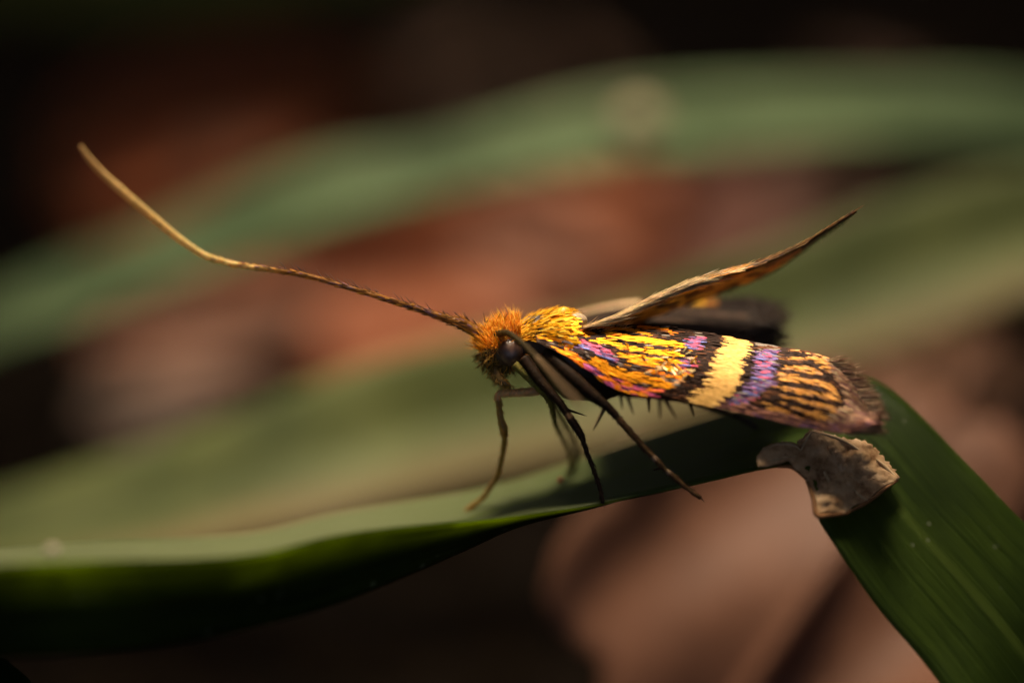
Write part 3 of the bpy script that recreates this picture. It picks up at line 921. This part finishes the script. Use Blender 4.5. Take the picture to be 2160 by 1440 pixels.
VEINS = [[(1634, 762), (1700, 762), (1742, 787)], [(1646, 780), (1690, 789), (1740, 794)], [(1634, 807), (1669, 810), (1735, 817)], [(1622, 821), (1690, 835), (1766, 846)],
         [(1618, 832), (1669, 848), (1740, 865)], [(1610, 841), (1661, 863), (1710, 884)], [(1640, 745), (1690, 747)], [(1740, 786), (1764, 816), (1772, 850)]]
def wing_color(x, y):
    x += random.gauss(0, 1.8) + 8; y += random.gauss(0, .35)
    u = random.random()
    if x < edge_x(E_DARK1, y):
        d, t = pd(x, y, PUR1)
        if d < 8: return PINK if (y < edge_x([(b, a) for a, b in PUR1], x) - 0 and u < .7) or u < .2 else (BLUE if u < .5 else PURPLE)
        d, t = pd(x, y, COSTA)
        if d < 13:
            if t > .25 and (noise.noise(Vector((x / 30, y / 9, 9))) > .08): return PINK if u < .5 else ((.48, .09, .28) if u < .8 else PURPLE)
            return ORANGE if u < .6 else GOLD if u < .9 else (.7, .12, .08)
        for pl, hw, c in GSTREAK:
            d, t = pd(x, y, pl)
            if d < hw * .9 * (1 + .12 * noise.noise(Vector((x / 10, y / 10, 2)))): return c if u < .8 else (GOLD if u < .93 else ORANGE)
        if math.hypot((x - 1464) / 30, (y - 722) / 16) < 1: return PINK if u < .4 else PURPLE if u < .75 else BLUE
        if math.hypot((x - 1448) / 28, (y - 778) / 28) < 1: return PURPLE if u < .4 else BLUE if u < .6 else GOLD if u < .75 else PINK
        if math.hypot((x - 1405) / 30, (y - 800) / 16) < 1: return TAN if u < .5 else GREY
        if u < .015: return GOLD
        if u < .06: return GREY
        return DARK if u < .9 else BROWN
    if x < edge_x(E_YL, y): return DARK if u < .85 else BROWN
    if x < edge_x(E_YR, y): return CREAM if u < .9 else (.58, .35, .115)
    if x < edge_x(E_D2, y): return DARK if y < 838 else MAUVE
    if y > np.interp(x, [1500, 1560, 1620, 1700, 1780, 1850], [846, 850, 862, 884, 890, 880]): return MAUVE if u < .6 else (.20, .085, .055) if u < .9 else (.10, .05, .10)
    if x < edge_x(E_PU, y): return (PURPLE if u < .55 else BLUE if u < .72 else PINK if u < .88 else GREY) if y > 735 else (BROWN if u < .7 else GREY)
    if x < edge_x(E_D3, y): return DARK if u < .7 else BROWN
    for k, pl in enumerate(VEINS):
        if pd(x, y, pl)[0] < (7.0 if k == 7 else 5.6): return DARK if u < .9 else BROWN
    if x > edge_x([(1730, 740), (1745, 780), (1768, 815), (1776, 850), (1740, 872), (1715, 890)], y): return (.15, .08, .045) if u < .45 else MAUVE if u < .85 else (.22, .15, .09)
    if y < 752: return BROWN if u < .55 else TAN
    return (.31, .13, .026) if u < .55 else (.36, .17, .04) if u < .8 else (.25, .12, .05)

NU, NV = 90, 16
V, F, C = [], [], []
for i in range(NU + 1):
    for k in range(NV + 1):
        V.append(wing_p(i / NU, k / NV)); C.append((.05, .022, .010))
for i in range(NU):
    for k in range(NV):
        a = i * (NV + 1) + k
        F.append((a, a + 1, a + NV + 2, a + NV + 1))
fw = mesh_obj('forewing', V, F, M_BODY, moth, cols=C)
s = fw.modifiers.new('thickness', 'SOLIDIFY'); s.thickness = .02 * MM; s.offset = 0
fk = Flakes()
rows = 150
for r_ in range(rows, 0, -1):
    u = r_ / rows
    w = abs(wing_xy(u, 1)[1] - wing_xy(u, 0)[1])
    nc = max(6, int(w / 2.2))
    for k in range(nc):
        v = (k + random.uniform(.1, .9)) / nc
        uu = min(.998, max(.002, u - random.uniform(0, 1.3) / rows))
        p, t, nn = wing_frame(uu, v)
        x, y = wing_xy(uu, v)
        c = wing_color(x, y)
        band = edge_x(E_YL, y) < x < edge_x(E_YR, y)
        L = random.uniform(18, 32) * PXMM
        b = nn.cross(t)
        d = t + b * random.gauss(0, .035)
        fk.scale(p + nn * .012, d, nn + b * random.gauss(0, .035) + t * random.gauss(0, .02), L, random.uniform(2.9, 4.3) * PXMM, vary(c, .05 if band else .07), lift=random.uniform(.01, .04) if band else (random.uniform(.01, .05) if random.random() < .94 else random.uniform(.06, .2)))
for _ in range(48):                                # loose, lifted scales
    x, y = min(1450, random.gauss(1405, 32)), random.gauss(775, 16)
    u = (x - 1128) / 715; v = min(.9, max(.1, (y - 700) / 140))
    p, t, nn = wing_frame(u, v)
    b = nn.cross(t)
    fk.scale(p + nn * .03, t + b * random.gauss(0, .9) + nn * random.uniform(.1, .6), nn + t * random.gauss(0, .4), random.uniform(12, 24) * PXMM, random.uniform(2.5, 4.5) * PXMM, vary(random.choice([GOLD2, (1, .75, .35), (.85, .6, .3), GOLD]), .1), lift=.1)
fk.build('wing_scales', M_SCALE, fw)
fr = Flakes()
for _ in range(1500):                              # fringe of the outer margin
    u = random.uniform(.80, .998) if random.random() < .75 else random.uniform(.93, .999)
    v = random.uniform(0, .06) if random.random() < .75 else 1 - random.uniform(0, .04)
    if v > .5 and u < .9: continue
    p, t, nn = wing_frame(u, v)
    x, y = wing_xy(u, v)
    out = RGT * 1.0 + UPV * (random.gauss(.10, .12) if v < .5 else random.gauss(-.10, .12)) - UPV * max(0, (u - .93) * 5)
    c = random.choice([(.45, .28, .16), (.28, .15, .09), (.65, .48, .30), (.38, .2, .13)])
    if u > .9 and v < .5 and random.random() < .35: c = (.55, .40, .25)
    fr.hair(p, out + FWD * random.gauss(0, .15), random.uniform(20, 50) * PXMM, random.uniform(.8, 1.5) * PXMM, vary(c, .2))
for _ in range(220):                               # last column at the tip
    v = random.random()
    p, t, nn = wing_frame(.985, v)
    fr.hair(p, RGT - UPV * random.gauss(.15, .2), random.uniform(18, 34) * PXMM, 2.0 * PXMM, vary(random.choice([MAUVE, (.34, .17, .10), (.42, .22, .14)]), .2))
for _ in range(60):                                # pale hair at the wing root
    p, t, nn = wing_frame(random.uniform(.06, .25), random.uniform(0, .12))
    fr.hair(p, t + nn * random.uniform(.2, .7) + UPV * random.gauss(0, .3), random.uniform(20, 40) * PXMM, .8 * PXMM, vary((.75, .5, .25), .2))
fr.build('wing_fringe', M_FRINGE, fw)

# ---- far forewing, raised and seen almost edge-on
FTOP = spline([(1228, 690), (1290, 668), (1360, 634), (1440, 598), (1520, 574), (1600, 552), (1680, 520), (1740, 486), (1806, 446)], 200)
FBOT = spline([(1240, 698), (1310, 692), (1380, 668), (1450, 642), (1520, 617), (1600, 586), (1672, 543), (1732, 498), (1806, 447)], 200)
def far_p(u, v):
    i = min(199, int(u * 199))
    a, b = FTOP[i], FBOT[i]
    q = a * (1 - v) + b * v
    roll = -.16 * math.sin(math.pi * min(1, v / .45)) * (1 - .7 * u)
    return P(q[0], q[1], roll + .25 * u + 2.7 * (max(0, v - .22) ** 1.1) * math.sin(math.pi * min(1, .12 + .88 * u)) ** .6 - .05 * math.sin(math.pi * v)), q
V, F, C = [], [], []
for i in range(81):
    for k in range(13):
        p, q = far_p(i / 80, k / 12)
        V.append(p)
        n1 = noise.noise(Vector((q[0] / 26, k / 3, 5)))
        C.append((.85, .62, .30) if k < 4 and q[0] < 1460 else (.14, .06, .02) if q[0] > 1690 else (.72, .46, .12) if n1 > -.1 else (.38, .22, .06))
for i in range(80):
    for k in range(12):
        a = i * 13 + k
        F.append((a, a + 1, a + 14, a + 13))
ff = mesh_obj('forewing', V, F, M_SOFT, moth, cols=C)
ff['label'] = 'far forewing, raised and seen almost edge-on'
s = ff.modifiers.new('thickness', 'SOLIDIFY'); s.thickness = .05 * MM; s.offset = 0
fk = Flakes()
for _ in range(4200):
    u, v = random.uniform(.01, .97), random.random() ** 1.3
    p, q = far_p(u, v)
    p2, _q = far_p(min(1, u + .02), v)
    p3, _q = far_p(u, min(1, v + .03)); p4, _q = far_p(u, max(0, v - .03))
    t = (p2 - p).normalized(); b = p3 - p4
    nn = t.cross(b).normalized()
    if nn.z < 0: nn = -nn
    x = q[0]
    if v < .42:
        c = STRAW if x < 1450 else (random.choice([GOLD2, STRAW, (.85, .55, .18)]) if x < 1560 else random.choice([BROWN, (.30, .17, .06), TAN]))
        if x < 1500 and random.random() < .15: c = (.30, .2, .09)
    else:
        n1 = noise.noise(Vector((x / 28, v * 4, 5)))
        c = random.choice([GOLD2, (.75, .5, .2), TAN]) if (x > 1440 and n1 > -.12) else random.choice([(.26, .13, .03), (.16, .08, .02)])
        if x > 1690: c = random.choice([BROWN, TAN])
    fk.scale(p + nn * .02, t + b.normalized() * random.gauss(0, .06), nn, random.uniform(24, 42) * PXMM, random.uniform(2.4, 3.8) * PXMM, vary(c, .15), lift=random.uniform(.005, .04))
fk.build('wing_scales', M_SOFT, ff)
fr = Flakes()
for _ in range(700):
    u = random.uniform(.0, .45); v = random.random() * .35
    p, q = far_p(u, v); p2, _q = far_p(min(1, u + .03), v)
    fr.hair(p, (p2 - p).normalized() + UPV * random.gauss(-.02, .08) - FWD * random.uniform(0, .12), random.uniform(30, 75) * PXMM, .85 * PXMM, vary(random.choice([STRAW, (.95, .80, .55), (.6, .42, .22)]), .15))
for _ in range(1300):
    u = random.uniform(.35, .97)
    edge = random.random() < .3
    p, q = far_p(u, 0 if edge else 1); p2, _q = far_p(min(1, u + .02), 0)
    fr.hair(p, (p2 - p).normalized() + UPV * (random.uniform(.1, .4) if edge else random.gauss(-.22, .12)) + FWD * random.uniform(-.1, .4) * (0 if edge else 1), random.uniform(12, 26) * PXMM if edge else random.uniform(20, 62) * (1.15 - u * .6) * PXMM, .9 * PXMM, vary(random.choice([TAN, (.45, .27, .09), (.75, .48, .16), (.85, .6, .25), BROWN]), .2))
fr.build('wing_fringe', M_HAIR, ff)

# ---- hindwings: dark, fanned out behind
def hindwing(top, bot, dz0, dz1, label, gold):
    A, B = spline(top, 60), spline(bot, 60)
    V, F, C = [], [], []
    for i in range(60):
        for k in range(13):
            v = k / 12
            q = A[i] * (1 - v) + B[i] * v
            pleat = .09 * math.sin(v * 22) * i / 60
            q = q + np.array([26 * math.sin(math.pi * v) * (i / 59) ** 6 - 12 * (i / 59) ** 8, 0])
            V.append(P(q[0], q[1], dz0 + (dz1 - dz0) * (1 - v) + pleat))
            c = (.010, .005, .003)
            if gold and 24 < i < 43 and v < .13: c = (.55, .27, .015) if 28 < i < 39 else (.3, .11, .015)
            if gold and i < 20 and v < .12: c = (.7, .5, .28)
            if v > .25 and abs(math.sin(v * 14)) > .85: c = (.06, .036, .024)
            C.append(vary(c, .2))
    for i in range(59):
        for k in range(12):
            a = i * 13 + k
            F.append((a, a + 1, a + 14, a + 13))
    o = mesh_obj('hindwing', V, F, M_DARKW, moth, cols=C)
    o['label'] = label
    s = o.modifiers.new('thickness', 'SOLIDIFY'); s.thickness = .03 * MM
    fk = Flakes()
    for _ in range(900):
        v = random.random()
        i = random.randrange(52, 60) if random.random() < .75 else random.randrange(34, 60)
        if i < 52: v = 0 if random.random() < .5 else 1
        q = A[i] * (1 - v) + B[i] * v
        fk.hair(P(q[0], q[1], dz0 + (dz1 - dz0) * (1 - v)), RGT + UPV * random.gauss(-.05, .2) + FWD * random.gauss(0, .2), random.uniform(18, 66) * PXMM, 1.2 * PXMM, vary(random.choice([(.02, .01, .006), (.05, .03, .02), (.10, .065, .045)]), .2))
    fk.build('wing_fringe', M_HAIR, o)
hindwing([(1216, 660), (1270, 646), (1330, 636), (1420, 630), (1500, 630), (1570, 630), (1628, 642)], [(1225, 690), (1280, 690), (1340, 692), (1420, 706), (1490, 722), (1560, 738), (1622, 738)], 1.2, 3.6, 'far hindwing, dark and blurred, with a gold streak at its front edge', True)
hindwing([(1230, 712), (1280, 712), (1340, 708), (1420, 706), (1480, 712), (1540, 722), (1590, 735)], [(1240, 735), (1290, 760), (1340, 785), (1420, 806), (1480, 822), (1540, 830), (1590, 830)], .35, .6, 'near hindwing, dark, folded under the forewing', False)

# ---- antennae
def antenna(rows, n, colf, hair):
    V, F, r = tube(rows, n, 10, .12, 4)
    C = []
    for i in range(n):
        c = colf(r[i][0], i / n)
        for k in range(10): C.append(vary(c, .18 if i % 4 else .3))
    o = mesh_obj('antenna', V, F, M_ANT, moth, cols=C)
    if hair:
        fk = Flakes()
        for _ in range(700):
            i = int((random.random() ** 1.3) * n * .62)
            x, y, dz, rad = r[i]
            x2, y2, dz2, _r = r[min(n - 1, i + 3)]
            t = (P(x2, y2, dz2) - P(x, y, dz)).normalized()
            a = random.uniform(0, 6.28)
            side = UPV * math.sin(a) - FWD * math.cos(a)
            c = colf(x, 0)
            fk.scale(P(x, y, dz) + side * (rad * PXMM), t + side * random.uniform(0, .2), side, random.uniform(12, 20) * PXMM, 2.6 * PXMM, vary(random.choice([c, c, c, (.55, .24, .04), (.10, .045, .018), (.3, .16, .2)]), .2), lift=random.uniform(.01, .10))
        for _ in range(44):                        # upright bristles along the upper side
            i = int(random.random() * n * .46)
            x, y, dz, rad = r[i]
            x2, y2, dz2, _r = r[min(n - 1, i + 3)]
            t = (P(x2, y2, dz2) - P(x, y, dz)).normalized()
            fk.hair(P(x, y - rad, dz), t + UPV * random.uniform(.5, 1.2), random.uniform(14, 30) * PXMM, 1.1 * PXMM, vary((.12, .075, .06), .3))
        for _ in range(60):
            i = int(random.random() * n * .07)
            x, y, dz, rad = r[i]
            fk.hair(P(x, y - rad * .7, dz), -RGT + UPV * random.uniform(.3, 1.4), random.uniform(14, 30) * PXMM, 1.2 * PXMM, vary((.62, .24, .02), .3))
        fk.build('antenna_scales', M_HAIR, o)
    return o
def acol(x, f):
    xs_ = [150, 350, 480, 552, 600, 700, 930, 1040]
    cs = [(.80, .50, .20), (.95, .68, .25), (.97, .74, .30), (.80, .50, .15), (.42, .19, .04), (.34, .14, .035), (.32, .13, .02), (.34, .14, .02)]
    return [float(np.interp(x, xs_, [c[k] for c in cs])) for k in range(3)]
antenna([(1030, 712, .35, 11), (1000, 696, .3, 13), (975, 684, .25, 11.5), (940, 672, .2, 8), (880, 651, .1, 6), (800, 626, 0, 5.2), (700, 596, -.1, 5), (640, 580, -.2, 5.2), (570, 568, -.5, 5), (520, 562, -.7, 6), (470, 552, -.9, 7), (430, 538, -1.1, 7.6),
         (380, 505, -1.3, 8.2), (320, 456, -1.6, 8.6), (260, 405, -1.9, 8.8), (215, 364, -2.1, 7.6), (186, 332, -2.3, 6.2), (170, 308, -2.4, 3.5)], 360, acol, True)
antenna([(1048, 704, .1, 8), (1072, 703, -.5, 7), (1102, 724, -1.2, 6), (1142, 764, -2.1, 5.5), (1182, 808, -3.1, 5.5), (1214, 842, -3.8, 5), (1226, 858, -4.2, 3)], 140, lambda x, f: (.17, .105, .05) if f > .42 else (.05, .032, .008), False)

# ---- legs
def leg(rows, c, claws=True, spurs=(), hairs=260, mat=None):
    V, F, r = tube(rows, 90, 9, .14, 7)
    C = []
    for i in range(90):
        for k in range(9): C.append(vary(c(i / 89) if callable(c) else c, .3))
    o = mesh_obj('leg', V, F, mat or M_LEG, moth, cols=C)
    fk = Flakes()
    for _ in range(hairs):
        i = random.randrange(2, 86)
        x, y, dz, rad = r[i]; x2, y2, dz2, _r = r[i + 3]
        t = (P(x2, y2, dz2) - P(x, y, dz)).normalized()
        a = random.uniform(0, 6.28)
        s_ = t.cross(FWD).normalized()
        side = s_ * math.cos(a) + FWD * math.sin(a)
        fk.hair(P(x, y, dz) + side * (rad * PXMM * .8), t + side * .4, random.uniform(8, 16) * PXMM, .9 * PXMM, vary(C[i * 9], .4))
    if claws:
        x, y, dz, rad = r[-1]; x0, y0, dz0, _r = r[-4]
        t = (P(x, y, dz) - P(x0, y0, dz0)).normalized()
        for sgn in (-1, 1):
            fk.hair(P(x, y, dz), t + FWD * .7 * sgn + RGT * .2, 10 * PXMM, 2 * PXMM, (.03, .015, .01), bend=Vector((0, 0, -.5)))
    fk.build('leg_hair', M_HAIR, o)
    for (a, b, w) in spurs:
        f2 = Flakes(); q = P(*a); e = P(*b)
        f2.hair(q, e - q, (e - q).length, w * PXMM, vary((.05, .028, .012), .2), segs=4)
        f2.build('spur', M_LEG, o, None)
    return o
BRN = (.055, .026, .010)
leg([(1150, 795, .6, 12), (1138, 822, .55, 10), (1095, 828, .5, 9), (1053, 831, .5, 8), (1052, 850, .5, 6.5), (1056, 880, .55, 7), (1063, 908, .6, 9), (1064, 930, .9, 6), (1060, 958, 1.1, 5.5), (1046, 1008, 1.6, 5), (1018, 1050, 2.0, 4.8), (982, 1077, 2.2, 4.8)],
    lambda f: (.80, .46, .19) if f < .33 else (.42, .23, .04), mat=M_ANT)
leg([(1160, 790, 1.2, 12), (1166, 845, 1.8, 7), (1190, 890, 2.2, 6), (1211, 930, 2.6, 5.5), (1216, 968, 2.8, 5), (1205, 990, 2.9, 5), (1190, 1004, 2.9, 5)], (.09, .08, .02))
leg([(1085, 768, -.05, 9), (1120, 800, -.1, 9), (1158, 840, .0, 8), (1166, 868, .5, 5.5), (1174, 900, 1.4, 5), (1198, 945, 2.4, 4.5), (1204, 982, 2.5, 4.5), (1196, 1000, 2.5, 4.2)], lambda f: (.14, .12, .025))
leg([(1105, 755, -.05, 13), (1140, 803, -.25, 12), (1178, 846, -.35, 9), (1192, 866, -.35, 8), (1208, 890, -.35, 9), (1226, 918, -.33, 7.5), (1234, 942, -.3, 5), (1250, 985, -.25, 4.6), (1264, 1025, -.22, 4.6), (1272, 1060, -.2, 4.5)],
    lambda f: (.16, .09, .045) if .42 < f < .46 else (.018, .009, .004), spurs=[((1190, 862, -.35), (1240, 878, .2), 4)])
leg([(1150, 742, -.2, 15), (1205, 792, -.5, 16), (1250, 832, -.62, 13), (1282, 858, -.65, 9), (1305, 884, -.62, 7.5), (1330, 912, -.6, 7), (1365, 950, -.55, 6.2), (1392, 978, -.52, 6.8), (1400, 988, -.5, 5), (1418, 1002, -.48, 6), (1450, 1030, -.46, 4.6), (1478, 1050, -.45, 4.6)],
    lambda f: (.018, .009, .004) if f < .45 else ((.24, .15, .09) if .70 < f < .73 or .79 < f < .82 else (.085, .045, .018)),
    spurs=[((1276, 856, -.65), (1250, 910, -.75), 6), ((1398, 985, -.5), (1376, 992, -.3), 4)])
leg([(1240, 765, 1.0, 18), (1290, 812, 1.2, 16), (1320, 826, 1.3, 12), (1380, 834, 1.4, 8), (1440, 842, 1.5, 7), (1500, 858, 1.7, 6), (1560, 880, 1.9, 5), (1600, 905, 2.0, 4.5)], (.04, .022, .012),
    spurs=[((1308, 828, 1.2), (1313, 866, 1.2), 5), ((1322, 832, 1.3), (1337, 876, 1.3), 5.5), ((1367, 836, .9), (1369, 872, .9), 6), ((1390, 838, 1.6), (1392, 886, 1.8), 6), ((1402, 840, 1.4), (1428, 884, 1.5), 6), ((1453, 846, 1.0), (1464, 880, .9), 5.5)])
